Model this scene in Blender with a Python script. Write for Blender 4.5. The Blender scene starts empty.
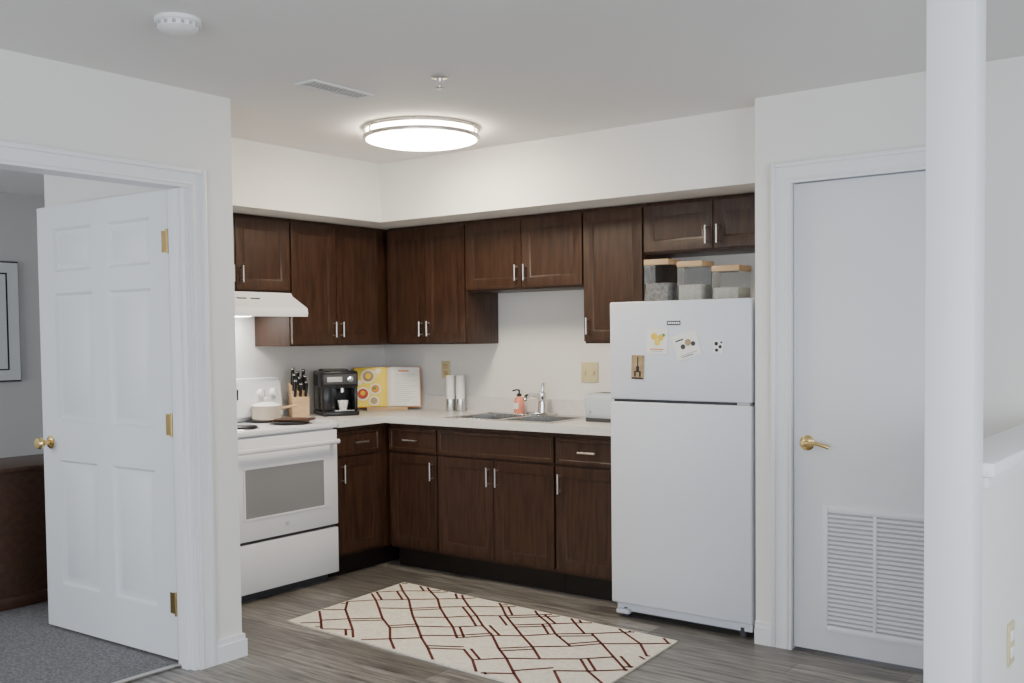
import bpy, bmesh, math, random
from mathutils import Matrix, Vector
random.seed(7)
SC=bpy.context.scene
COL=bpy.context.collection
# ---------------------------------------------------------------- materials
def mat(name,c,rough=.5,metal=0,c2=None,scale=5,stretch=(1,1,1),bump=0,bscale=None,spec=.5,trans=0,emit=0,coat=0,ior=1.45,detail=3):
    m=bpy.data.materials.new(name); m.use_nodes=True; nt=m.node_tree; b=nt.nodes['Principled BSDF']
    b.inputs['Base Color'].default_value=(*c,1); b.inputs['Roughness'].default_value=rough; b.inputs['Metallic'].default_value=metal
    b.inputs['Specular IOR Level'].default_value=spec; b.inputs['Transmission Weight'].default_value=trans; b.inputs['IOR'].default_value=ior
    b.inputs['Coat Weight'].default_value=coat
    if emit: b.inputs['Emission Color'].default_value=(*c,1); b.inputs['Emission Strength'].default_value=emit
    tc=nt.nodes.new('ShaderNodeTexCoord'); mp=nt.nodes.new('ShaderNodeMapping'); mp.inputs['Scale'].default_value=stretch
    nt.links.new(tc.outputs['Object'],mp.inputs[0])
    if c2:
        n=nt.nodes.new('ShaderNodeTexNoise'); n.inputs['Scale'].default_value=scale; n.inputs['Detail'].default_value=detail
        r=nt.nodes.new('ShaderNodeValToRGB'); r.color_ramp.elements[0].color=(*c,1); r.color_ramp.elements[1].color=(*c2,1)
        r.color_ramp.elements[0].position=.35; r.color_ramp.elements[1].position=.65
        nt.links.new(mp.outputs[0],n.inputs['Vector']); nt.links.new(n.outputs[0],r.inputs[0]); nt.links.new(r.outputs[0],b.inputs['Base Color'])
    if bump:
        n2=nt.nodes.new('ShaderNodeTexNoise'); n2.inputs['Scale'].default_value=bscale or scale; bp=nt.nodes.new('ShaderNodeBump')
        bp.inputs['Strength'].default_value=bump; bp.inputs['Distance'].default_value=.003
        nt.links.new(mp.outputs[0],n2.inputs['Vector']); nt.links.new(n2.outputs[0],bp.inputs['Height']); nt.links.new(bp.outputs[0],b.inputs['Normal'])
    return m
WALL=mat('wall_paint',(.755,.745,.72),.7,c2=(.775,.765,.74),scale=2,bump=.12,bscale=180)
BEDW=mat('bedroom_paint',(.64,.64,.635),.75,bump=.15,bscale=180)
CEIL=mat('ceiling_paint',(.80,.79,.785),.85,bump=.15,bscale=140)
TRIM=mat('trim_paint',(.77,.78,.80),.4)
DOORP=mat('door_paint',(.71,.725,.755),.42)
WOOD=mat('espresso_wood',(.026,.0108,.0056),.40,c2=(.052,.0228,.0115),scale=6,stretch=(9,9,.9),detail=6,bump=.05)
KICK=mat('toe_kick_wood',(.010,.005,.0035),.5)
NICK=mat('brushed_nickel',(.62,.60,.57),.28,1)
STEEL=mat('stainless_steel',(.60,.60,.59),.25,1,c2=(.68,.68,.67),scale=30,stretch=(1,20,1))
CHROME=mat('chrome',(.75,.75,.76),.1,1)
BRASS=mat('brass',(.80,.60,.26),.25,1)
BRASSD=mat('aged_brass',(.38,.27,.11),.35,1)
LAM=mat('laminate_counter',(.64,.63,.61),.3,c2=(.70,.69,.67),scale=60,detail=5)
APP=mat('appliance_white',(.76,.78,.82),.28,coat=.3)
APPT=mat('fridge_enamel',(.67,.70,.76),.38,bump=.12,bscale=260)
TOAST=mat('toaster_enamel',(.50,.56,.62),.22,coat=.5)
GREY=mat('dark_gasket',(.05,.05,.055),.6)
LGREY=mat('light_grey_plastic',(.45,.46,.47),.5)
BLACK=mat('black_plastic',(.012,.012,.014),.25)
COIL=mat('burner_coil',(.02,.02,.022),.45,.3)
OVG=mat('oven_glass',(.24,.25,.26),.12,coat=.5)
ALM=mat('almond_plastic',(.58,.51,.30),.4)
WPL=mat('white_plastic',(.80,.80,.80),.4)
SHADE=mat('vent_shadow',(.10,.10,.10),.8)
CARP=mat('grey_carpet',(.13,.125,.13),.95,c2=(.25,.245,.25),scale=90,bump=1,bscale=120)
LWOOD=mat('light_wood',(.48,.32,.17),.5,c2=(.58,.41,.24),scale=8,stretch=(1,1,6))
DRESS=mat('dresser_wood',(.062,.027,.016),.4,c2=(.08,.037,.022),scale=5,stretch=(1,6,8))
CREAM=mat('pot_enamel',(.62,.55,.45),.35)
GLASS=mat('jar_glass',(.86,.88,.88),.02,trans=1,ior=1.12)
CONT1=mat('dried_beans',(.20,.195,.19),.8,c2=(.34,.33,.32),scale=60)
CONT2=mat('pasta_fill',(.50,.49,.45),.8,c2=(.60,.59,.54),scale=50)
PAPER=mat('paper',(.82,.81,.77),.7)
INK=mat('ink',(.03,.03,.03),.7)
YEL=mat('yellow_print',(.80,.55,.05),.6)
YELL=mat('lemon_print',(.85,.66,.08),.6)
RED=mat('red_print',(.50,.06,.03),.6)
ORG=mat('orange_print',(.70,.25,.04),.6)
GRN=mat('green_print',(.12,.28,.05),.6)
TAN=mat('tan_print',(.45,.33,.18),.7,c2=(.30,.2,.1),scale=20)
PINK=mat('salmon_soap',(.80,.27,.18),.25,coat=.4)
RUGC=mat('rug_cream',(.70,.66,.56),.95,c2=(.80,.76,.66),scale=60,bump=.8,bscale=200)
RUGR=mat('rug_burgundy',(.11,.024,.020),.95)
MIR=mat('mirror_glass',(.75,.77,.78),.03,1)
DIFF=mat('lamp_diffuser',(1,.86,.66),.5,emit=46)
HOODL=mat('hood_lamp_lens',(1,.95,.88),.5,emit=45)
WGL=mat('glowing_window_glass',(.85,.9,.95),.05,emit=.6)  # panes emit a faint glow of their own, standing in for daylight outside
def floor_mat():
    m=bpy.data.materials.new('vinyl_planks'); m.use_nodes=True; nt=m.node_tree; b=nt.nodes['Principled BSDF']; L=nt.links.new
    tc=nt.nodes.new('ShaderNodeTexCoord')
    br=nt.nodes.new('ShaderNodeTexBrick'); br.offset=.37; br.inputs['Scale'].default_value=1; br.inputs['Brick Width'].default_value=1.15; br.inputs['Row Height'].default_value=.15
    br.inputs['Mortar Size'].default_value=.0018; br.inputs['Color1'].default_value=(.125,.117,.108,1); br.inputs['Color2'].default_value=(.235,.222,.207,1); br.inputs['Mortar'].default_value=(.06,.056,.05,1)
    L(tc.outputs['Object'],br.inputs['Vector'])
    mp=nt.nodes.new('ShaderNodeMapping'); mp.inputs['Scale'].default_value=(1.2,16,1); L(tc.outputs['Object'],mp.inputs[0])
    n=nt.nodes.new('ShaderNodeTexNoise'); n.inputs['Scale'].default_value=3; n.inputs['Detail'].default_value=8; n.inputs['Roughness'].default_value=.65; L(mp.outputs[0],n.inputs['Vector'])
    r=nt.nodes.new('ShaderNodeValToRGB'); r.color_ramp.elements[0].position=.36; r.color_ramp.elements[1].position=.64
    r.color_ramp.elements[0].color=(.36,.36,.36,1); r.color_ramp.elements[1].color=(1.45,1.43,1.4,1); L(n.outputs[0],r.inputs[0])
    mx=nt.nodes.new('ShaderNodeMix'); mx.data_type='RGBA'; mx.blend_type='MULTIPLY'; mx.inputs[0].default_value=1
    L(br.outputs['Color'],mx.inputs[6]); L(r.outputs[0],mx.inputs[7]); L(mx.outputs[2],b.inputs['Base Color'])
    b.inputs['Roughness'].default_value=.34
    return m
FLOOR=floor_mat()
# ---------------------------------------------------------------- builder
class Obj:
    def __init__(s,name,M=None): s.name=name; s.bm=bmesh.new(); s.mats=[]; s.M=M
    def mi(s,m):
        if m not in s.mats: s.mats.append(m)
        return s.mats.index(m)
    def add(s,tb,m,smooth=False):
        i=s.mi(m)
        for f in tb.faces: f.material_index=i; f.smooth=smooth
        if s.M: tb.transform(s.M)
        me=bpy.data.meshes.new('t'); tb.to_mesh(me); tb.free(); s.bm.from_mesh(me); bpy.data.meshes.remove(me); return s
    def box(s,x0,x1,y0,y1,z0,z1,m,bev=0,R=None,seg=2):
        tb=bmesh.new(); bmesh.ops.create_cube(tb,size=1)
        x0,x1=sorted((x0,x1)); y0,y1=sorted((y0,y1)); z0,z1=sorted((z0,z1))
        tb.transform(Matrix.Diagonal((x1-x0,y1-y0,z1-z0,1)))
        if bev: bmesh.ops.bevel(tb,geom=tb.edges[:],offset=bev,segments=seg,profile=.5,affect='EDGES')
        if R: tb.transform(R)
        tb.transform(Matrix.Translation(((x0+x1)/2,(y0+y1)/2,(z0+z1)/2))); return s.add(tb,m)
    def prism(s,poly,M,d,m,bev=0):
        """poly in local xy, extruded +z by d, placed by M"""
        tb=bmesh.new(); vs=[tb.verts.new((p[0],p[1],0)) for p in poly]; f=tb.faces.new(vs)
        g=bmesh.ops.extrude_face_region(tb,geom=[f]); bmesh.ops.translate(tb,verts=[v for v in g['geom'] if isinstance(v,bmesh.types.BMVert)],vec=(0,0,d))
        bmesh.ops.recalc_face_normals(tb,faces=tb.faces[:])
        if bev: bmesh.ops.bevel(tb,geom=tb.edges[:],offset=bev,segments=2,affect='EDGES')
        tb.transform(M); bmesh.ops.recalc_face_normals(tb,faces=tb.faces[:]); return s.add(tb,m)
    def lathe(s,prof,c,m,seg=32,R=None):
        """prof [(r,z)...]"""
        tb=bmesh.new(); rings=[]
        for r,z in prof:
            if r<1e-6: rings.append([tb.verts.new((0,0,z))])
            else: rings.append([tb.verts.new((r*math.cos(2*math.pi*k/seg),r*math.sin(2*math.pi*k/seg),z)) for k in range(seg)])
        for a,b in zip(rings,rings[1:]):
            for k in range(seg):
                k2=(k+1)%seg
                if len(a)==1 and len(b)==1: continue
                if len(a)==1: tb.faces.new((a[0],b[k],b[k2]))
                elif len(b)==1: tb.faces.new((a[k],a[k2],b[0]))
                else: tb.faces.new((a[k],a[k2],b[k2],b[k]))
        bmesh.ops.recalc_face_normals(tb,faces=tb.faces[:])
        if R: tb.transform(R)
        tb.transform(Matrix.Translation(c)); return s.add(tb,m,True)
    def cyl(s,p0,p1,r,m,seg=16,r2=None):
        p0,p1=Vector(p0),Vector(p1); d=p1-p0; R=d.to_track_quat('Z','Y').to_matrix().to_4x4()
        r2=r if r2 is None else r2; h=d.length
        return s.lathe([(0,0),(r,0),(r2,h),(0,h)],p0,m,seg,R)
    def tube(s,pts,r,m,seg=12):
        pts=[Vector(p) for p in pts]; tb=bmesh.new(); rings=[]; prev=None
        for i,p in enumerate(pts):
            t=(pts[min(i+1,len(pts)-1)]-pts[max(i-1,0)]).normalized()
            if prev is None: a=t.orthogonal().normalized()
            else: a=(prev-t*prev.dot(t)).normalized()
            prev=a; b=t.cross(a); rings.append([tb.verts.new(p+r*(a*math.cos(2*math.pi*k/seg)+b*math.sin(2*math.pi*k/seg))) for k in range(seg)])
        for A,B in zip(rings,rings[1:]):
            for k in range(seg): tb.faces.new((A[k],A[(k+1)%seg],B[(k+1)%seg],B[k]))
        tb.faces.new(rings[0]); tb.faces.new(rings[-1]); bmesh.ops.recalc_face_normals(tb,faces=tb.faces[:]); return s.add(tb,m,True)
    def torus(s,c,R0,r,m,seg=40,z=0):
        tb=bmesh.new(); rings=[]
        for i in range(seg):
            a=2*math.pi*i/seg; rings.append([tb.verts.new((c[0]+(R0+r*math.cos(b))*math.cos(a),c[1]+(R0+r*math.cos(b))*math.sin(a),c[2]+r*math.sin(b))) for b in [2*math.pi*k/8 for k in range(8)]])
        for i in range(seg):
            A,B=rings[i],rings[(i+1)%seg]
            for k in range(8): tb.faces.new((A[k],B[k],B[(k+1)%8],A[(k+1)%8]))
        bmesh.ops.recalc_face_normals(tb,faces=tb.faces[:]); return s.add(tb,m,True)
    def panel(s,O,U,N,w,h,th,m,xs=None,zs=None,cells=None,loops=None,both=False):
        O,U,N=Vector(O),Vector(U).normalized(),Vector(N).normalized(); Z=Vector((0,0,1))
        xs=xs or [0,w]; zs=zs or [0,h]; cells=cells or {(0,0)}
        loops=loops or [(0,0),(.050,0),(.059,-.007),(.064,-.007)]
        tb=bmesh.new(); P=lambda u,v,n: tb.verts.new(O+U*u+Z*v+N*n)
        def face(n0,sg):
            for i in range(len(xs)-1):
                for j in range(len(zs)-1):
                    a,b,c,d=xs[i],xs[i+1],zs[j],zs[j+1]
                    if (i,j) not in cells: tb.faces.new([P(a,c,n0),P(b,c,n0),P(b,d,n0),P(a,d,n0)]); continue
                    pr=None
                    for ins,dep in loops:
                        q=[P(a+ins,c+ins,n0+sg*dep),P(b-ins,c+ins,n0+sg*dep),P(b-ins,d-ins,n0+sg*dep),P(a+ins,d-ins,n0+sg*dep)]
                        if pr and (ins,dep)!=(0,0):
                            for k in range(4): tb.faces.new([pr[k],pr[(k+1)%4],q[(k+1)%4],q[k]])
                        pr=q
                    tb.faces.new(pr)
        face(th,1)
        if both: face(0,-1)
        else: tb.faces.new([P(0,0,0),P(w,0,0),P(w,h,0),P(0,h,0)])
        for (a,b) in (((0,0),(w,0)),((w,0),(w,h)),((w,h),(0,h)),((0,h),(0,0))):
            tb.faces.new([P(*a,0),P(*b,0),P(*b,th),P(*a,th)])
        bmesh.ops.remove_doubles(tb,verts=tb.verts[:],dist=1e-5); bmesh.ops.recalc_face_normals(tb,faces=tb.faces[:])
        return s.add(tb,m)
    def pull(s,c,along,out,L=.105,m=None):
        """bar handle centred at c on surface"""
        c,along,out=Vector(c),Vector(along),Vector(out); m=m or NICK
        s.cyl(c-along*L/2+out*.026,c+along*L/2+out*.026,.0055,m,10)
        for k in (-.38,.38): s.cyl(c+along*L*k,c+along*L*k+out*.026,.0045,m,8)
        return s
    def done(s,keep=False,ang=40):
        me=bpy.data.meshes.new(s.name)
        if not keep and len(s.bm.verts):
            xs=[v.co for v in s.bm.verts]; mn=Vector([min(v[i] for v in xs) for i in range(3)]); mx=Vector([max(v[i] for v in xs) for i in range(3)])
            c=Vector(((mn.x+mx.x)/2,(mn.y+mx.y)/2,mn.z)); bmesh.ops.translate(s.bm,verts=s.bm.verts[:],vec=-c)
        else: c=Vector((0,0,0))
        s.bm.to_mesh(me); s.bm.free()
        for m in s.mats: me.materials.append(m)
        me.set_sharp_from_angle(angle=math.radians(ang))
        ob=bpy.data.objects.new(s.name,me); ob.location=c; COL.objects.link(ob); return ob
def MX(ox,oy,oz,ang): return Matrix.Translation((ox,oy,oz))@Matrix.Rotation(math.radians(ang),4,'Z')
# ---------------------------------------------------------------- dimensions
ZC=2.402; XL=-3.578; YE=2.77; XW=-4.81; YW=4.94; XC=-1.836; YC=4.216; ZS=2.059
XE=2.6; YS=-2.6; GP=.002
# ---------------------------------------------------------------- shell
Obj('floor').box(-3.68,XE,YS,YE,-.05,0,FLOOR).box(XW-.1,XE,YE,YW+.1,-.05,0,FLOOR).done(True)
Obj('floor_carpet').box(-7.1,-3.685,-.7,2.66,-.05,.008,CARP).box(-7.1,XW-.1,2.66,4.0,-.05,.008,CARP).done(True)
Obj('trim_threshold').box(-3.70,-3.672,1.52,2.525,.0,.012,NICK,.003).done()
Obj('ceiling').box(-7.1,XE+.1,YS-.1,YW+.1,ZC,ZC+.1,CEIL).done(True)
DO0,DO1,DH=1.50,2.545,2.02
o=Obj('wall_left'); o.box(-3.69,XL,YS,DO0,0,ZC,WALL); o.box(-3.69,XL,DO0,DO1,DH,ZC,WALL); o.box(-3.69,XL,DO1,YE,0,ZC,WALL); o.done(True)
Obj('wall_kitchen_partition').box(XW,-3.69,2.66,YE,0,ZC,WALL).done(True)
Obj('wall_kitchen_left').box(XW-.1,XW,2.66,YW+.1,0,ZC,WALL).done(True)
Obj('wall_back').box(XW,-1.73,YW,YW+.1,0,ZC,WALL).done(True)
Obj('wall_closet_side').box(XC,-1.73,YC+.11,YW,0,ZC,WALL).done(True)
CD0,CD1=-1.667,-1.005
o=Obj('wall_closet'); o.box(XC,CD0-.01,YC,YC+.11,0,ZC,WALL); o.box(CD0-.01,CD1+.01,YC,YC+.11,DH+.01,ZC,WALL); o.box(CD1+.01,XE,YC,YC+.11,0,ZC,WALL); o.done(True)
o=Obj('ceiling_soffit'); o.box(XW,-4.252,YE,YW,ZS,ZC,WALL); o.box(-4.252,XC,4.358,YW,ZS,ZC,WALL); o.done(True)
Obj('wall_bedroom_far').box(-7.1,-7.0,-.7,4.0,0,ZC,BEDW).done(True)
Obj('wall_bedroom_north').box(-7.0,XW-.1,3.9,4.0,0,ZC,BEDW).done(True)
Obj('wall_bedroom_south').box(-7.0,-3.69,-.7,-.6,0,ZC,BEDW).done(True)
def window_wall(name,wn,axis,pos,a0,a1,w0,w1,z0,z1):
    o=Obj(name)
    def bx(p,q,zz0,zz1,m=WALL,off=0,th=.1,oo=o,bev=0):
        if axis=='y': oo.box(p,q,pos-off-th,pos-off,zz0,zz1,m,bev)
        else: oo.box(pos+off,pos+off+th,p,q,zz0,zz1,m,bev)
    bx(a0,w0,0,ZC); bx(w1,a1,0,ZC); bx(w0,w1,0,z0); bx(w0,w1,z1,ZC); o.done(True)
    w=Obj(wn)
    f=.05
    for p,q,a,b in ((w0,w0+f,z0,z1),(w1-f,w1,z0,z1),(w0,w1,z0,z0+f),(w0,w1,z1-f,z1),((w0+w1)/2-.03,(w0+w1)/2+.03,z0,z1),(w0,w1,(z0+z1)/2-.02,(z0+z1)/2+.02)):
        bx(p,q,a,b,TRIM,.03,.05,w)
    bx(w0+f,w1-f,z0+f,z1-f,WGL,.07,.006,w); w.done()
window_wall('wall_south','window_1','y',YS,-3.69,XE,-1.6,1.4,.6,2.1)
window_wall('wall_east','window_2','x',XE,YS,YC,-.6,2.4,.6,2.1)
# half wall, post, ledge
PX0,PX1=-.651,-.545
Obj('wall_post').box(PX0,PX1,2.45,2.55,0,ZC,TRIM,.002).done(True)
Obj('wall_half').box(PX0,PX1,2.55,YC,0,1.035,WALL).done(True)
Obj('trim_ledge').box(PX0-.02,PX1+.025,2.55,YC,1.035,1.07,TRIM,.005).box(PX0-.008,PX1+.012,2.55,YC,1.012,1.035,TRIM).done()
# casings & baseboards
def casing_x(o,y0,y1,top,x,wd=.08):  # on plane x facing +X
    for a,b,oy in ((y0-wd,y0,y0-wd),(y1,y1+wd,y1+wd-.02)):
        o.box(x,x+.014,a,b,0,top+wd,TRIM)
        o.box(x,x+.021,oy,oy+.02,0,top+wd,TRIM,.004)
    o.box(x,x+.014,y0,y1,top,top+wd,TRIM); o.box(x,x+.021,y0-wd+.02,y1+wd-.02,top+wd-.02,top+wd,TRIM,.004)
    o.box(x,x+.018,y0-.022,y0-.012,0,top+.012,TRIM,.003); o.box(x,x+.018,y1+.012,y1+.022,0,top+.012,TRIM,.003); o.box(x,x+.018,y0-.022,y1+.022,top+.012,top+.022,TRIM,.003)
def casing_y(o,x0,x1,top,y,wd=.09):
    for a,b,oy in ((x0-wd,x0,x0-wd),(x1,x1+wd,x1+wd-.02)):
        o.box(a,b,y-.014,y,0,top+wd,TRIM); o.box(oy,oy+.02,y-.021,y,0,top+wd,TRIM,.004)
    o.box(x0,x1,y-.014,y,top,top+wd,TRIM); o.box(x0-wd+.02,x1+wd-.02,y-.021,y,top+wd-.02,top+wd,TRIM,.004)
    o.box(x0-.024,x0-.013,y-.018,y,0,top+.013,TRIM,.003); o.box(x1+.013,x1+.024,y-.018,y,0,top+.013,TRIM,.003); o.box(x0-.024,x1+.024,y-.018,y,top+.013,top+.024,TRIM,.003)
o=Obj('trim_1'); casing_x(o,DO0,DO1,2.00,XL)
o.box(-3.69,XL,DO1-.018,DO1,0,DH-.001,TRIM); o.box(-3.69,XL,DO0,DO0+.018,0,DH-.001,TRIM); o.box(-3.69,XL,DO0+.018,DO1-.018,2.002,2.02,TRIM)
o.box(-3.65,-3.61,DO1-.03,DO1-.018,0,2.0,TRIM); o.done()
o=Obj('trim_2'); casing_y(o,CD0,CD1,2.018,YC); o.box(CD0-.01,CD0-.001,YC,YC+.11,0,DH,TRIM); o.box(CD1+.001,CD1+.01,YC,YC+.11,0,DH,TRIM); o.box(CD0-.01,CD1+.01,YC,YC+.11,2.02,2.03,TRIM); o.done()
def bb(name,segs):
    o=Obj(name)
    for x0,x1,y0,y1,dx,dy in segs:
        o.box(x0,x1,y0,y1,0,.075,TRIM)
        o.box(x0,x1-(.006 if dx>0 else 0),y0+(.006 if dy<0 else 0),y1-(.006 if dy>0 else 0),.075,.098,TRIM)
    o.done()
bb('baseboard_left',[(XL,XL+.016,DO1+.081,YE,1,0),(XL,XL+.016,YS,DO0-.081,1,0)])
o=Obj('baseboard_partition'); o.box(-4.2,XL+.016,YE,YE+.016,0,.075,TRIM); o.box(-4.2,XL+.010,YE,YE+.010,.075,.098,TRIM); o.done()
bb('baseboard_closet',[(XC,CD0-.091,YC-.016,YC,0,-1),(CD1+.091,PX0,YC-.016,YC,0,-1),(PX1,XE,YC-.016,YC,0,-1)])
bb('baseboard_half_wall',[(PX1,PX1+.016,2.55,YC-.016,1,0)])
# ---------------------------------------------------------------- doors
H0=Vector((-3.705,2.57,.02)); E0=Vector((-4.70,2.54,.02)); U=(E0-H0).normalized(); N=Vector((-U.y,U.x,0)); N= N if N.y<0 else -N
W=(E0-H0).length; hh=1.985
o=Obj('door_1')
xs=[0,.13,W/2-.06,W/2+.06,W-.13,W]; zs=[0,.21,.80,.98,1.58,1.68,1.88,hh]
o.panel(H0,U,N,W,hh,.035,DOORP,xs,zs,{(1,1),(3,1),(1,3),(3,3),(1,5),(3,5)},[(0,0),(.012,-.012),(.026,-.012),(.05,-.002)],True)
for z in (1.79,1.02,.26):
    p=H0+N*.030; o.box(-3.712,-3.698,p.y-.012,p.y+.004,z-.045,z+.045,BRASSD,.002); o.cyl((-3.700,p.y-.012,z-.05),(-3.700,p.y-.012,z+.05),.007,BRASSD,12)
    o.box(-3.750,-3.712,p.y-.0065,p.y-.004,z-.045,z+.045,BRASSD)
for sg,base in ((1,.035),(-1,0)):
    c=H0+U*(W-.065)+Vector((0,0,.88))+N*base; R=(N*sg).to_track_quat('Z','Y').to_matrix().to_4x4()
    o.lathe([(0,0),(.031,0),(.031,.004),(.025,.009),(.012,.012),(.012,.035),(.024,.045),(.029,.058),(.024,.07),(0,.074)],c,BRASS,24,R)
o.done()
o=Obj('door_2')
o.box(CD0+.002,CD1-.002,YC+.012,YC+.047,.012,2.014,DOORP,.002)
# return-air grille in the door
g0,g1,gz0,gz1=-1.535,-1.095,.105,.64; y=YC+.012
o.box(g0+.01,g1-.01,y-.0015,y+.001,gz0+.01,gz1-.01,LGREY)
for a,b,c,d in ((g0,g0+.022,gz0,gz1),(g1-.022,g1,gz0,gz1),(g0+.022,g1-.022,gz0,gz0+.025),(g0+.022,g1-.022,gz1-.025,gz1),(-1.322,-1.308,gz0+.025,gz1-.025)): o.box(a,b,y-.011,y,c,d,DOORP,.0015)
n=25
for i in range(n):
    z=gz0+.03+(gz1-gz0-.06)*(i+.5)/n
    for a,b in ((g0+.022,-1.322),(-1.308,g1-.022)): o.box(a,b,y-.0125,y-.0005,z-.0015,z+.0015,DOORP,R=Matrix.Rotation(math.radians(42),4,'X'))
c=(CD0+.062,YC+.012,.905); R=Vector((0,-1,0)).to_track_quat('Z','Y').to_matrix().to_4x4()
o.lathe([(0,0),(.033,0),(.033,.004),(.026,.010),(.012,.012),(.012,.045),(0,.047)],c,BRASS,24,R)
o.tube([(c[0],c[1]-.042,c[2]),(c[0]+.03,c[1]-.045,c[2]+.004),(c[0]+.06,c[1]-.045,c[2]+.002),(c[0]+.09,c[1]-.043,c[2]-.006),(c[0]+.108,c[1]-.04,c[2]-.012)],.0085,BRASS)
for z in (1.8,1.0,.25): o.cyl((CD1-.003,YC+.006,z-.045),(CD1-.003,YC+.006,z+.045),.006,BRASSD,10)
o.done()
# ---------------------------------------------------------------- cabinets
XF=-4.26; YF=4.38; KZ=.12; CZ=.868
X=Vector((1,0,0)); Y=Vector((0,1,0)); Z=Vector((0,0,1))
DT=.02
def base_y(x0,x1,doors,drawer,short=False,handle='r'):
    o=Obj('base_cabinet'); yb=YF+DT
    o.box(x0,x1,yb,YW-GP,KZ,.68 if short else CZ,WOOD)
    if short: o.box(x0,x1,yb,yb+.018,.68,CZ,WOOD)
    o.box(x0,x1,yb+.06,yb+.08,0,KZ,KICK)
    g=.006
    if drawer: o.panel((x0+g,yb,.705),X,-Y,x1-x0-2*g,.135,DT,WOOD,loops=[(0,0),(.018,0),(.022,-.004),(.026,-.004)])
    if drawer==1: o.pull(((x0+x1)/2,YF,.772),X,-Y)
    w=(x1-x0-2*g-(doors-1)*.005)/doors
    for i in range(doors):
        a=x0+g+i*(w+.005); o.panel((a,yb,.14),X,-Y,w,.55,DT,WOOD)
        hx=a+w-.028 if (doors==2 and i==0) or (doors==1 and handle=='r') else a+.028
        o.pull((hx,YF,.60),Z,-Y)
    o.done()
base_y(-4.238,-3.855,1,1)
base_y(-3.853,-3.032,2,2,True)
base_y(-3.03,-2.605,1,1,handle='l')
def base_x(y0,y1,dy0,dy1):
    o=Obj('base_cabinet'); xb=XF-DT
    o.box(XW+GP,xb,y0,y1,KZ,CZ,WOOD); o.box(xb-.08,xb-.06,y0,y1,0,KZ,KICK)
    o.panel((xb,dy0,.705),Y,X,dy1-dy0,.135,DT,WOOD,loops=[(0,0),(.018,0),(.022,-.004),(.026,-.004)])
    o.pull((XF,(dy0+dy1)/2,.772),Y,X)
    o.panel((xb,dy0,.14),Y,X,dy1-dy0,.55,DT,WOOD); o.pull((XF,dy0+.03,.60),Z,X)
    o.done()
base_x(3.985,YW-GP,3.992,4.33)
base_x(2.79,3.215,2.80,3.21)
# countertop with sink cut-out
CT0,CT1=.87,.91; CYF=4.345; CXF=-4.232
SX0,SX1,SY0,SY1=-3.80,-3.10,4.435,4.85
o=Obj('countertop')
o.box(XW+GP,CXF,3.98,YW-GP,CT0,CT1,LAM)
o.box(CXF,SX0,CYF,YW-GP,CT0,CT1,LAM); o.box(SX1,-2.605,CYF,YW-GP,CT0,CT1,LAM)
o.box(SX0,SX1,CYF,SY0,CT0,CT1,LAM); o.box(SX0,SX1,SY1,YW-GP,CT0,CT1,LAM)
o.box(XW+.018,-2.605,YW-.018,YW-GP,CT1,CT1+.09,LAM); o.box(XW+GP,XW+.018,3.98,YW-GP,CT1,CT1+.09,LAM)
o.done()
o=Obj('countertop'); o.box(XW+GP,CXF,2.79,3.215,CT0,CT1,LAM,.004); o.done()
# sink
o=Obj('kitchen_sink'); r=CT1+.005
for a,b,c,d in ((SX0-.025,SX1+.025,SY0-.025,SY0+.008),(SX0-.025,SX1+.025,SY1-.055,SY1+.025),(SX0-.025,SX0+.008,SY0,SY1),(SX1-.008,SX1+.025,SY0,SY1),(-3.465,-3.435,SY0,SY1)):
    o.box(a,b,c,d,CT1,r,STEEL,.002)
for a,b in ((SX0+.006,-3.463),(-3.437,SX1-.006)):
    c,d=SY0+.006,SY1-.053; z0=.76
    o.box(a,b,c,d,z0-.004,z0,STEEL); o.box(a,a+.004,c,d,z0,CT1,STEEL); o.box(b-.004,b,c,d,z0,CT1,STEEL); o.box(a,b,c,c+.004,z0,CT1,STEEL); o.box(a,b,d-.004,d,z0,CT1,STEEL)
    o.lathe([(0,.002),(.02,.002),(.038,.005),(.042,.001),(.042,0)],((a+b)/2,(c+d)/2,z0),CHROME,24)
o.done()
o=Obj('kitchen_faucet'); fx,fy=-3.43,SY1-.012; z=r
o.box(fx-.10,fx+.10,fy-.024,fy+.024,z,z+.014,CHROME,.006)
o.lathe([(0,0),(.028,0),(.027,.03),(.024,.06),(.024,.09),(.027,.10),(.022,.122),(0,.128)],(fx,fy,z+.012),CHROME)
o.tube([(fx,fy,z+.075),(fx,fy-.05,z+.112),(fx,fy-.11,z+.125),(fx,fy-.16,z+.115),(fx,fy-.172,z+.095)],.012,CHROME)
o.tube([(fx,fy,z+.13),(fx+.002,fy+.004,z+.16),(fx+.006,fy+.004,z+.19)],.010,CHROME)
o.done()
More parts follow.
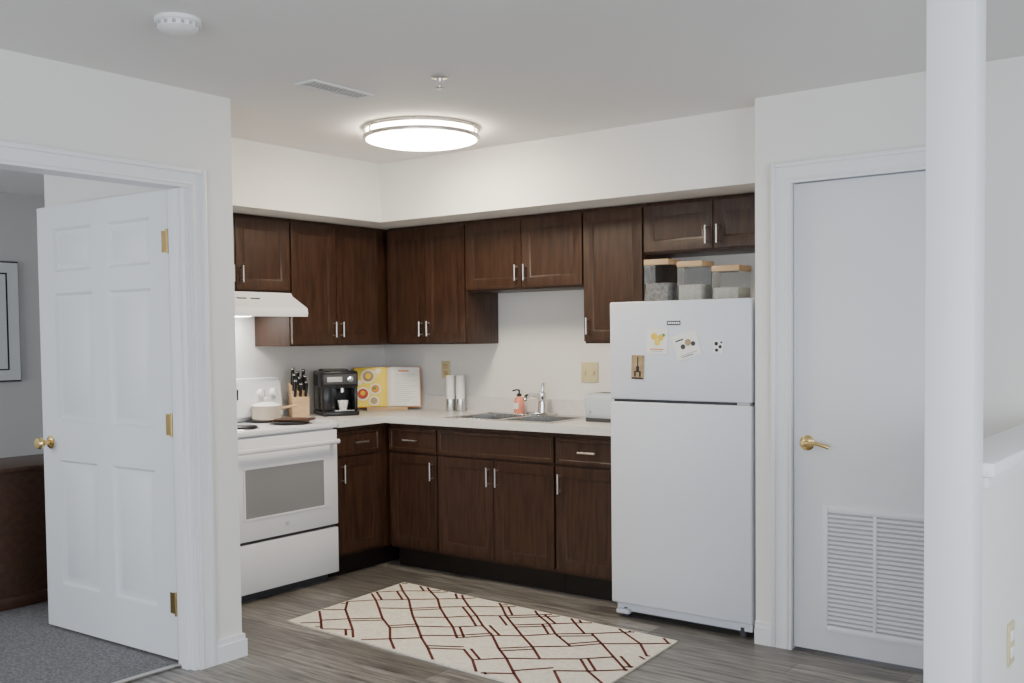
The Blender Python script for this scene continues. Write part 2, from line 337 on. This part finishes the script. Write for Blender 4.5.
# upper cabinets
XU=-4.479; YU=4.62; UZ=1.332; UT=ZS-.002
def up_y(x0,x1,z0,doors,hside=None,splits=None):
    o=Obj('wall_cabinet'); yb=YU+DT; o.box(x0,x1,yb,YW-GP,z0,UT,WOOD,.001)
    g=.005; w=(x1-x0-2*g-(doors-1)*.005)/doors
    for i in range(doors):
        a=x0+g+i*(w+.005); h=UT-z0-.012-.02
        o.panel((a,yb,z0+.012),X,-Y,w,h,DT,WOOD)
        right=(doors==2 and i==0) or hside=='r'
        o.pull((a+w-.028 if right else a+.028,YU,z0+.095 if h>.35 else z0+.08),Z,-Y,.09)
    o.done()
up_y(-4.46,-3.826,UZ,2); up_y(-3.824,-3.001,1.64,2); up_y(-2.999,-2.630,UZ,1,'l'); up_y(-2.628,XC-.002,1.79,2)
def up_x(y0,y1,z0,doors,dy1=None):
    o=Obj('wall_cabinet'); xb=XU-DT; o.box(XW+GP,xb,y0,y1,z0,UT,WOOD,.001); dy1=dy1 or y1
    g=.005; w=(dy1-y0-2*g-(doors-1)*.005)/doors
    for i in range(doors):
        a=y0+g+i*(w+.005); h=UT-z0-.032
        o.panel((xb,a,z0+.012),Y,X,w,h,DT,WOOD); o.pull((XU,a+w-.028 if i==0 and doors==2 else a+.028,z0+.095),Z,X,.09)
    o.done()
up_x(3.861,YW-GP,UZ,2,4.56); up_x(3.10,3.859,1.635,2); up_x(2.78,3.098,UZ,1)
# range hood
o=Obj('range_hood'); hy0,hy1=3.11,3.855
prof=[(XW+GP,1.634),(XU+.01,1.634),(XU+.02,1.615),(-4.335,1.545),(-4.33,1.51),(XW+GP,1.51)]
o.prism([(p[0],p[1]) for p in prof],Matrix(((1,0,0,0),(0,0,1,hy0),(0,1,0,0),(0,0,0,1))),hy1-hy0,APP,.003)
for i in range(3): o.box(-4.44,-4.42,3.35+i*.09,3.41+i*.09,1.592,1.60,GREY)
o.box(-4.60,-4.42,3.2,3.76,1.504,1.51,LGREY); o.box(-4.75,-4.63,3.40,3.70,1.504,1.51,HOODL); o.box(-4.365,-4.333,hy0+.002,hy1-.002,1.498,1.512,APP,.002); o.done()
# ---------------------------------------------------------------- stove
o=Obj('electric_range'); sy0,sy1=3.222,3.974; sx=-4.241; xb=XW+.01
o.box(xb,sx-.035,sy0,sy1,.045,.872,APP,.003)
o.box(xb+.03,sx-.07,sy0+.03,sy1-.03,0,.045,GREY)
o.box(xb,sx+.004,sy0,sy1,.872,.9,APP,.007)             # cooktop
o.box(xb,xb+.07,sy0,sy1,.9,1.15,APP,.012)             # backguard
o.prism([(0,0),(.035,0),(.012,.2),(0,.2)],Matrix(((1,0,0,xb+.069),(0,0,1,sy0+.005),(0,1,0,.93),(0,0,0,1))),sy1-sy0-.01,APP,.004)
for yy in (sy0+.07,sy0+.16,sy1-.16,sy1-.07):
    o.cyl((xb+.085,yy,1.06),(xb+.125,yy,1.065),.026,WPL,20,.021); o.box(xb+.12,xb+.13,yy-.004,yy+.004,1.045,1.085,LGREY,.002)
    o.torus((xb+.092,yy,1.0),.006,.002,LGREY,12)
o.box(xb+.09,xb+.094,sy0+.30,sy1-.32,1.03,1.09,BLACK)
for bx_,by_,br in ((-4.40,3.43,.085),(-4.40,3.77,.105),(-4.63,3.43,.105),(-4.63,3.77,.085)):
    o.lathe([(0,0),(br*.9,0),(br+.012,.004),(br+.016,.002),(br+.016,0)],(bx_,by_,.899),CHROME,32)
    for k in range(4): o.torus((bx_,by_,.908),br*(.25+.23*k),.007,COIL)
    o.lathe([(0,.006),(.02,.006),(.02,0)],(bx_,by_,.9),COIL,16)
# oven door + window + handle
o.box(sx-.035,sx,sy0+.003,sy1-.003,.325,.862,APP,.006)
o.box(sx-.002,sx+.0025,sy0+.10,sy1-.11,.445,.70,OVG)
for a,b,c,d in ((sy0+.09,sy0+.10,.435,.71),(sy1-.11,sy1-.10,.435,.71),(sy0+.10,sy1-.11,.435,.445),(sy0+.10,sy1-.11,.70,.71)): o.box(sx-.002,sx+.004,a,b,c,d,APP)
o.box(sx+.028,sx+.048,sy0+.02,sy1-.02,.785,.812,APP,.009,seg=3)
for yy in (sy0+.05,sy1-.05): o.box(sx-.002,sx+.035,yy-.014,yy+.014,.787,.81,APP,.004)
o.lathe([(0,.002),(.011,.002),(.011,0)],(sx+.0,3.598,.385),LGREY,16,Matrix.Rotation(math.radians(90),4,'Y'))
o.box(sx-.035,sx-.02,sy0+.01,sy1-.01,.308,.325,GREY)
o.box(sx-.035,sx-.002,sy0+.003,sy1-.003,.05,.308,APP,.006)
o.done()
# pot
o=Obj('saucepan'); pc=(-4.61,3.775,.9155)
o.lathe([(0,0),(.072,0),(.08,.008),(.082,.075),(.085,.08),(.078,.08),(.076,.012),(0,.01)],pc,CREAM)
o.lathe([(.083,.081),(.07,.09),(.03,.1),(.006,.102),(.006,.112),(.016,.118),(.014,.126),(0,.128)],pc,WPL)
o.tube([(pc[0]+.05,pc[1]+.055,pc[2]+.062),(pc[0]+.09,pc[1]+.09,pc[2]+.07),(pc[0]+.12,pc[1]+.12,pc[2]+.076)],.008,LWOOD); o.done()
o=Obj('serving_board'); o.box(-.10,.10,-.07,.07,0,.014,DRESS,.006)
ob=o.done(); ob.location=(-4.40,3.80,.9155); ob.rotation_euler=(0,0,.5)
# knife block
M=MX(-4.665,4.065,CT1,-30); o=Obj('knife_block',M)
o.prism([(-.075,0),(.055,0),(.06,.115),(-.055,.205),(-.085,.19)],Matrix(((1,0,0,0),(0,0,1,-.05),(0,1,0,0),(0,0,0,1))),.10,LWOOD,.003)
d=Vector((.30,0,.95)).normalized()
for i,(t,yy) in enumerate([(t,yy) for t in (.12,.5,.88) for yy in (-.032,0,.032)]):
    p=Vector((.06-.115*t,yy,.115+.09*t)); L=(.095,.075,.085)[i%3]
    o.cyl(p-d*.02,p+d*L,.009,BLACK,10,.011); o.cyl(p+d*(L-.001),p+d*(L+.006),.011,STEEL,10)
o.done()
# coffee maker
M=MX(-4.58,4.285,CT1,-30); o=Obj('coffee_maker',M)
o.box(-.14,.14,-.11,.11,0,.03,BLACK,.008); o.box(-.14,.02,-.11,.11,.03,.26,BLACK,.012); o.box(-.14,.12,-.11,.11,.165,.268,BLACK,.012)
o.box(.118,.124,-.10,.10,.19,.25,GREY,.002); o.box(.02,.12,-.105,-.05,.03,.17,BLACK,.01); o.box(.02,.12,.085,.105,.03,.17,BLACK,.006)
o.lathe([(0,0),(.018,0),(.018,.006),(0,.008)],(.124,.06,.22),CHROME,20,Matrix.Rotation(math.radians(90),4,'Y')); o.box(.122,.126,-.08,.01,.205,.235,LGREY,.001)
o.cyl((.075,.02,.17),(.075,.02,.14),.018,CHROME,16); o.box(.03,.138,-.04,.08,.03,.036,STEEL,.002)
o.box(-.12,.0,-.08,.08,.265,.278,GREY,.004); o.done()
o=Obj('coffee_cup',M); o.lathe([(0,0),(.022,0),(.032,.05),(.033,.055),(.030,.055),(.020,.006),(0,.005)],(.09,.02,.0365),WPL)
o.tube([(.09+.03,.02,.08),(.09+.05,.02,.078),(.09+.05,.02,.055),(.09+.027,.02,.05)],.004,WPL,8); o.done()
# open cookbook on stand, facing the room diagonal
M=MX(-4.55,4.70,CT1,44); o=Obj('cookbook',M)   # local x along width, -y facing camera
T=Matrix.Translation((0,0,.016))@Matrix.Rotation(math.radians(-16),4,'X')
def bx(o,x0,x1,z0,z1,y0,y1,m,tilt=T,bev=0):
    tb=bmesh.new(); bmesh.ops.create_cube(tb,size=1); tb.transform(Matrix.Diagonal((x1-x0,y1-y0,z1-z0,1)))
    if bev: bmesh.ops.bevel(tb,geom=tb.edges[:],offset=bev,segments=2,affect='EDGES')
    tb.transform(tilt@Matrix.Translation(((x0+x1)/2,(y0+y1)/2,(z0+z1)/2))); o.add(tb,m)
def disc(o,x,z,r,y,m,tilt=T,th=.001):
    tb=bmesh.new(); bmesh.ops.create_cone(tb,cap_ends=True,segments=20,radius1=r,radius2=r,depth=th); tb.transform(tilt@Matrix.Translation((x,y,z))@Matrix.Rotation(math.pi/2,4,'X')); o.add(tb,m)
bx(o,-.215,.215,0,.268,-.004,0,ORG,bev=.001)
def page(sg,m):   # curved page block: rises from the gutter then falls to the fore-edge
    prof=[(.001,.004),(.012,.017),(.035,.026),(.07,.025),(.12,.020),(.17,.015),(.209,.011),(.209,.003),(.001,.003)]
    tb=bmesh.new(); a=[tb.verts.new((sg*x,-y,.006)) for x,y in prof]; b=[tb.verts.new((sg*x,-y,.262)) for x,y in prof]
    tb.faces.new(a); tb.faces.new(b)
    for k in range(len(prof)): tb.faces.new((a[k],a[(k+1)%len(prof)],b[(k+1)%len(prof)],b[k]))
    bmesh.ops.recalc_face_normals(tb,faces=tb.faces[:]); tb.transform(T); o.add(tb,m)
page(-1,YELL); page(1,PAPER)
def TL(sg): # frame lying on the sloped part of a page
    return T@Matrix.Translation((sg*.12,-.0208,0))@Matrix.Rotation(sg*math.radians(5.6),4,'Z')
Lm=TL(-1); Rm_=TL(1)
for x_,z_,r_,m_ in ((0,.205,.046,PAPER),(0,.205,.036,TAN),(0,.205,.018,YEL),(.045,.120,.036,PAPER),(.045,.120,.027,ORG),(-.035,.090,.044,PAPER),(-.035,.090,.034,RED),(-.035,.095,.016,YEL),(.035,.042,.032,PAPER),(.035,.042,.023,TAN),(.062,.235,.018,PAPER),(-.055,.165,.016,PAPER),(.04,.125,.011,GRN)):
    disc(o,x_,z_,r_,-(.0008 if m_ is PAPER else .0014)-(.0006 if r_<.0185 and m_ is not PAPER else 0),m_,Lm)
bx(o,-.05,.02,.232,.241,-.0012,0,ORG,Rm_)
for i in range(15):
    bx(o,-.07,.06-.02*((i*7)%3),.214-i*.0128,.2158-i*.0128,-.0010,0,LGREY,Rm_)
o.done()
o=Obj('cookbook_stand',M)
o.box(-.13,.13,-.05,.03,0,.010,LWOOD,.003); o.box(-.13,.13,-.05,-.042,.01,.026,LWOOD,.002)
o.cyl((-.07,.022,.01),(-.07,.075,.19),.006,LWOOD); o.cyl((.07,.022,.01),(.07,.075,.19),.006,LWOOD); o.cyl((-.07,.07,.17),(.07,.07,.17),.005,LWOOD)
o.cyl((0,.07,.17),(0,.12,.007),.006,LWOOD); o.done()
# pepper / salt grinders
for dx in (-.033,.033):
    o=Obj('pepper_grinder'); c=(-4.105+dx,4.85+dx*.3,CT1)
    o.lathe([(0,0),(.027,0),(.028,.005),(.028,.075),(.0275,.078)],c,STEEL); o.lathe([(.0275,.078),(.027,.08),(.027,.215),(.025,.225),(0,.227)],c,WPL); o.done()
# soap
o=Obj('soap_dispenser'); c=(-3.60,SY1-.01,r)
o.lathe([(0,0),(.028,0),(.031,.006),(.031,.075),(.026,.092),(.012,.102),(.012,.106)],c,PINK); o.lathe([(.015,.104),(.015,.118),(.006,.12),(.005,.142),(0,.142)],c,BLACK)
o.tube([(c[0],c[1],c[2]+.14),(c[0]-.012,c[1]-.012,c[2]+.142),(c[0]-.032,c[1]-.024,c[2]+.136)],.005,BLACK,8); o.box(c[0]-.017,c[0]+.017,c[1]-.0325,c[1]-.0305,c[2]+.03,c[2]+.065,PAPER); o.done()
# toaster
o=Obj('toaster'); o.box(-2.995,-2.70,4.60,4.76,CT1+.012,CT1+.155,TOAST,.035,seg=6); o.box(-2.985,-2.71,4.61,4.75,CT1+.0,CT1+.022,GREY,.004)
for yy in (4.645,4.695): o.box(-2.94,-2.75,yy,yy+.022,CT1+.147,CT1+.1565,BLACK,.002)
o.box(-3.012,-2.992,4.66,4.70,CT1+.10,CT1+.113,BLACK,.003); o.lathe([(0,.006),(.012,.006),(.012,0)],(-2.955,4.6,CT1+.055),LGREY,16,Matrix.Rotation(math.radians(90),4,'X')); o.done()
# electrical plates
def plate_y(name,x0,x1,z0,z1,m,gangs=1):
    o=Obj(name); o.box(x0,x1,YW-.007,YW,z0,z1,m,.002)
    w=(x1-x0)/gangs
    for g in range(gangs):
        cx=x0+w*(g+.5); o.box(cx-.006,cx+.006,YW-.015,YW-.006,(z0+z1)/2-.012,(z0+z1)/2+.012,m,.002)
        for zz in (z0+.02,z1-.02): o.cyl((cx,YW-.008,zz),(cx,YW-.006,zz),.003,NICK,8)
    o.done()
plate_y('light_switch',-3.22,-3.105,1.105,1.222,ALM,2)
o=Obj('wall_outlet'); o.box(-4.29,-4.22,YW-.007,YW,1.11,1.222,ALM,.002)
for zz in (1.145,1.187): o.box(-4.272,-4.238,YW-.010,YW-.006,zz-.014,zz+.014,LWOOD,.003)
o.done()
o=Obj('wall_outlet'); o.box(PX1,PX1+.006,2.825,2.895,.51,.62,ALM,.002)
for zz in (.543,.587): o.box(PX1+.005,PX1+.009,2.843,2.877,zz-.014,zz+.014,WPL,.003)
o.done()
# ---------------------------------------------------------------- fridge
o=Obj('refrigerator'); fx0,fx1,fy=-2.588,-1.857,4.22
o.box(fx0+.004,fx1-.004,fy+.065,fy+.70,.05,1.53,APPT,.006)
o.box(fx0,fx1,fy,fy+.058,1.068,1.535,APPT,.008,seg=3); o.box(fx0,fx1,fy,fy+.058,.072,1.055,APPT,.008,seg=3)
o.box(fx0+.012,fx1-.012,fy+.02,fy+.066,.08,1.52,GREY)
o.box(fx0+.03,fx1-.03,fy+.05,fy+.07,.02,.07,GREY); o.box(fx0+.012,fx1-.012,fy+.035,fy+.05,.028,.068,APPT,.003)
o.box(fx1-.07,fx1-.01,fy+.004,fy+.05,1.054,1.07,LGREY,.002)
for xx in (fx0+.06,fx1-.06):
    o.cyl((xx,fy+.05,0),(xx,fy+.05,.045),.018,GREY); o.cyl((xx,fy+.62,0),(xx,fy+.62,.05),.018,GREY)
o.box(fx0+.02,fx0+.09,fy+.01,fy+.05,.018,.04,APPT,.004)
o.box(-2.275,-2.205,fy-.0025,fy+.001,1.420,1.440,GREY,.001)
for i in range(6): o.box(-2.268+i*.0105,-2.262+i*.0105,fy-.0032,fy-.002,1.426,1.434,NICK)
o.done()
def card(name,cx,cz,w,h,rot,m,items):
    o=Obj(name); T2=Matrix.Translation((cx,fy-.0012,cz))@Matrix.Rotation(math.radians(rot),4,'Y')
    bx(o,-w/2,w/2,-h/2,h/2,-.001,.001,m,T2)
    for it in items:
        if it[0]=='d': disc(o,it[1],it[2],it[3],-.0014-it[3]*.01,it[4],T2,.0008)
        else: bx(o,it[1],it[2],it[3],it[4],-.0018,-.0008,it[5],T2)
    o.done()
card('fridge_postcard',-2.327,1.345,.112,.118,2,PAPER,[('d',-.015,.022,.017,YEL),('d',.018,.018,.015,YEL),('d',.002,-.006,.015,YELL),('d',.034,.03,.008,GRN),('b',-.035,.035,-.040,-.035,ORG),('b',-.028,.028,-.048,-.045,LGREY)])
card('fridge_postcard',-2.172,1.325,.125,.118,-16,PAPER,[('d',.01,.012,.016,TAN),('d',-.02,0,.012,GREY),('d',.034,.0,.011,GREY),('b',-.05,-.01,.03,.036,INK),('b',-.045,.045,-.040,-.036,LGREY),('b',-.04,.02,-.048,-.045,INK)])
card('fridge_magnet',-2.432,1.222,.068,.115,2,TAN,[('b',-.03,.03,-.056,-.048,INK),('b',-.003,.003,0,.05,INK),('b',-.008,.008,-.02,.005,INK),('b',-.018,-.009,-.045,-.018,INK),('b',.009,.018,-.045,-.018,INK),('b',-.018,.018,-.024,-.018,INK)])
card('fridge_magnet',-2.015,1.32,.05,.06,5,WPL,[('d',-.010,.012,.009,INK),('d',.010,.0,.008,INK),('d',-.006,-.017,.008,INK),('d',.014,.02,.005,INK)])
# jars on fridge
for x0,x1,zt,cm,ch in ((-2.510,-2.375,1.747,CONT1,.10),(-2.328,-2.195,1.729,CONT2,.085),(-2.145,-2.005,1.699,CONT2,.065)):
    o=Obj('storage_jar'); z0=1.5305; y0=4.42; w=x1-x0
    o.box(x0,x1,y0,y0+w,z0,zt-.028,GLASS,.006); o.box(x0+.006,x1-.006,y0+.006,y0+w-.006,z0+.006,z0+ch,cm,.004)
    o.box(x0-.001,x1+.001,y0-.001,y0+w+.001,zt-.028,zt,LWOOD,.004)
    o.done()
# ---------------------------------------------------------------- rug
A=Vector((-3.82,3.23,0)); ax=Vector((1.76,-.10,0)); ay=Vector((-.06,.89,0)); LX,LY=ax.length,ay.length
u1,u2=ax.normalized(),ay.normalized()
M=Matrix(((u1.x,u2.x,0,A.x),(u1.y,u2.y,0,A.y),(0,0,1,0),(0,0,0,1)))
o=Obj('area_rug',M); o.box(0,LX,0,LY,.0005,.008,RUGC)
def strip(p,q,w=.014):
    p,q=Vector((*p,0)),Vector((*q,0)); d=q-p
    if d.length<.02: return
    t0,t1=0,1
    for i,(lo,hi) in enumerate(((.014,LX-.014),(.014,LY-.014))):
        if abs(d[i])<1e-6:
            if not lo<p[i]<hi: return
            continue
        a,b=(lo-p[i])/d[i],(hi-p[i])/d[i]; a,b=min(a,b),max(a,b); t0=max(t0,a); t1=min(t1,b)
    if t1-t0<.02: return
    p,q=p+d*t0,p+d*t1; d=(q-p).normalized(); n=Vector((-d.y,d.x,0))*w/2; p=p-d*.004; q=q+d*.004
    tb=bmesh.new(); vs=[tb.verts.new(v+Vector((0,0,.0092))) for v in (p-n,q-n,q+n,p+n)]; tb.faces.new(vs); o.add(tb,RUGR)
sx_,sy_=.125,.105
jit={}
def nd(i,j):
    if (i,j) not in jit: jit[(i,j)]=((i+random.uniform(-.13,.13))*sx_,(j+random.uniform(-.13,.13))*sy_)
    return jit[(i,j)]
for i in range(-1,17):
    for j in range(-1,11):
        if (i+j)%2: continue
        for dj in (1,-1):
            p,q=nd(i,j),nd(i+1,j+dj)
            if random.random()<.86: strip(p,q)
            if random.random()<.26:
                k=random.choice((-1,1))*.04; off=(k*.6,k*.6*(-dj))
                strip((p[0]+off[0],p[1]+off[1]),(q[0]+off[0],q[1]+off[1]))
o.done()
# ---------------------------------------------------------------- ceiling things
o=Obj('ceiling_light'); c=(-3.37,3.75,0); Rr=.285
o.lathe([(0,ZC),(Rr-.03,ZC),(Rr-.03,ZC-.012),(0,ZC-.012)],c,WPL,64)
o.lathe([(0,ZC-.085),(.10,ZC-.083),(.18,ZC-.078),(.235,ZC-.069),(.262,ZC-.056),(.268,ZC-.045),(.268,ZC-.013),(0,ZC-.013)],c,DIFF,64)
for zz in (ZC-.010,ZC-.050): o.lathe([(Rr-.012,zz+.009),(Rr,zz+.009),(Rr+.002,zz),(Rr,zz-.009),(Rr-.012,zz-.009),(Rr-.012,zz+.009)],c,NICK,64)
for k in range(3):
    a=k*2*math.pi/3+.25; o.box(c[0]+Rr*math.cos(a)-.006,c[0]+Rr*math.cos(a)+.006,c[1]+Rr*math.sin(a)-.006,c[1]+Rr*math.sin(a)+.006,ZC-.058,ZC,NICK,.002)
o.done()
o=Obj('smoke_detector'); c=(-2.82,1.985,0)
o.lathe([(0,ZC),(.072,ZC),(.072,ZC-.012),(.066,ZC-.016),(.064,ZC-.030),(.052,ZC-.040),(.02,ZC-.046),(0,ZC-.047)],c,WPL,40); o.torus((c[0],c[1],ZC-.0405),.034,.003,LGREY)
for k in range(16):
    a=k*math.pi/8; o.box(c[0]+.066*math.cos(a)-.004,c[0]+.066*math.cos(a)+.004,c[1]+.066*math.sin(a)-.004,c[1]+.066*math.sin(a)+.004,ZC-.028,ZC-.018,LGREY)
o.done()
o=Obj('ceiling_vent'); vx0,vx1,vy0,vy1=-3.165,-3.055,2.77,3.11
o.box(vx0+.012,vx1-.012,vy0+.012,vy1-.012,ZC-.003,ZC,SHADE)
for a,b,c_,d_ in ((vx0,vx0+.014,vy0,vy1),(vx1-.014,vx1,vy0,vy1),(vx0+.014,vx1-.014,vy0,vy0+.014),(vx0+.014,vx1-.014,vy1-.014,vy1)): o.box(a,b,c_,d_,ZC-.006,ZC,TRIM)
for i in range(5): o.box(vx0+.020+i*.0165,vx0+.0265+i*.0165,vy0+.015,vy1-.015,ZC-.005,ZC-.004,TRIM)
o.done()
o=Obj('fire_sprinkler'); c=(-2.64,3.05,0)
o.lathe([(0,ZC),(.036,ZC),(.032,ZC-.008),(.012,ZC-.01),(.010,ZC-.03),(.006,ZC-.034),(.005,ZC-.045),(.018,ZC-.047),(.018,ZC-.049),(0,ZC-.05)],c,NICK,24); o.done()
# ---------------------------------------------------------------- bedroom things
o=Obj('storage_chest'); dx0,dx1,dy0,dy1=-5.62,-5.15,2.25,3.35; zt=.735
o.box(dx0,dx1-.012,dy0,dy1,.02,zt-.025,DRESS); o.box(dx0-.01,dx1+.006,dy0-.012,dy1+.012,zt-.025,zt,DRESS,.005); o.box(dx0+.0,dx1-.002,dy0-.004,dy1+.004,.009,.07,DRESS,.003)
o.box(dx1-.014,dx1-.004,dy0,dy0+.06,.07,zt-.025,DRESS); o.box(dx1-.014,dx1-.004,dy1-.06,dy1,.07,zt-.025,DRESS)
o.done()
o=Obj('wall_mirror'); mx=-7.0; y0,y1,z0,z1=2.95,3.58,1.10,1.93
def ring(ins0,ins1,d0,d1,m):
    tb=bmesh.new(); q=[]
    for ins,d in ((ins0,d0),(ins1,d1)): q.append([tb.verts.new((mx+d,a,b)) for a,b in ((y0+ins,z0+ins),(y1-ins,z0+ins),(y1-ins,z1-ins),(y0+ins,z1-ins))])
    for k in range(4): tb.faces.new((q[0][k],q[0][(k+1)%4],q[1][(k+1)%4],q[1][k]))
    bmesh.ops.recalc_face_normals(tb,faces=tb.faces[:]); o.add(tb,m)
o.box(mx,mx+.012,y0,y1,z0,z1,GREY); ring(0,0.012,.012,.03,BLACK); ring(.012,.08,.03,.016,MIR); ring(.08,.09,.016,.022,BLACK)
o.box(mx+.012,mx+.0165,y0+.085,y1-.085,z0+.085,z1-.085,MIR); o.done()
# ---------------------------------------------------------------- lights
def area(name,loc,rot,sx,sy,p,col):
    l=bpy.data.lights.new(name,'AREA'); l.shape='RECTANGLE'; l.size=sx; l.size_y=sy; l.energy=p; l.color=col
    ob=bpy.data.objects.new(name,l); ob.location=loc; ob.rotation_euler=rot; COL.objects.link(ob)
area('daylight_south',(-.1,YS+.06,1.35),(math.radians(90),0,0),2.9,1.4,125,(.86,.92,1))
area('daylight_east',(XE-.06,.9,1.35),(math.radians(90),0,math.radians(90)),2.9,1.4,105,(.86,.92,1))
area('bedroom_fill',(-5.6,-.5,1.5),(math.radians(90),0,0),1.6,1.2,55,(.90,.95,1))  # added fill lamp to light the bedroom; no window is built there
w=bpy.data.worlds.new('World'); SC.world=w; w.use_nodes=True; w.node_tree.nodes['Background'].inputs[0].default_value=(.7,.8,1,1); w.node_tree.nodes['Background'].inputs[1].default_value=.6
# ---------------------------------------------------------------- camera
cam=bpy.data.cameras.new('camera'); co=bpy.data.objects.new('camera',cam); COL.objects.link(co); SC.camera=co
yaw,pitch,roll=.64643,.03912,-.01129
co.matrix_world=Matrix.Translation((0,0,1.38))@Matrix.Rotation(yaw,4,'Z')@Matrix.Rotation(math.pi/2-pitch,4,'X')@Matrix.Rotation(roll,4,'Z')
cam.sensor_width=36; cam.lens=1014.13*36/1024; cam.shift_y=(375.235-341.5)/1024; cam.clip_start=.05
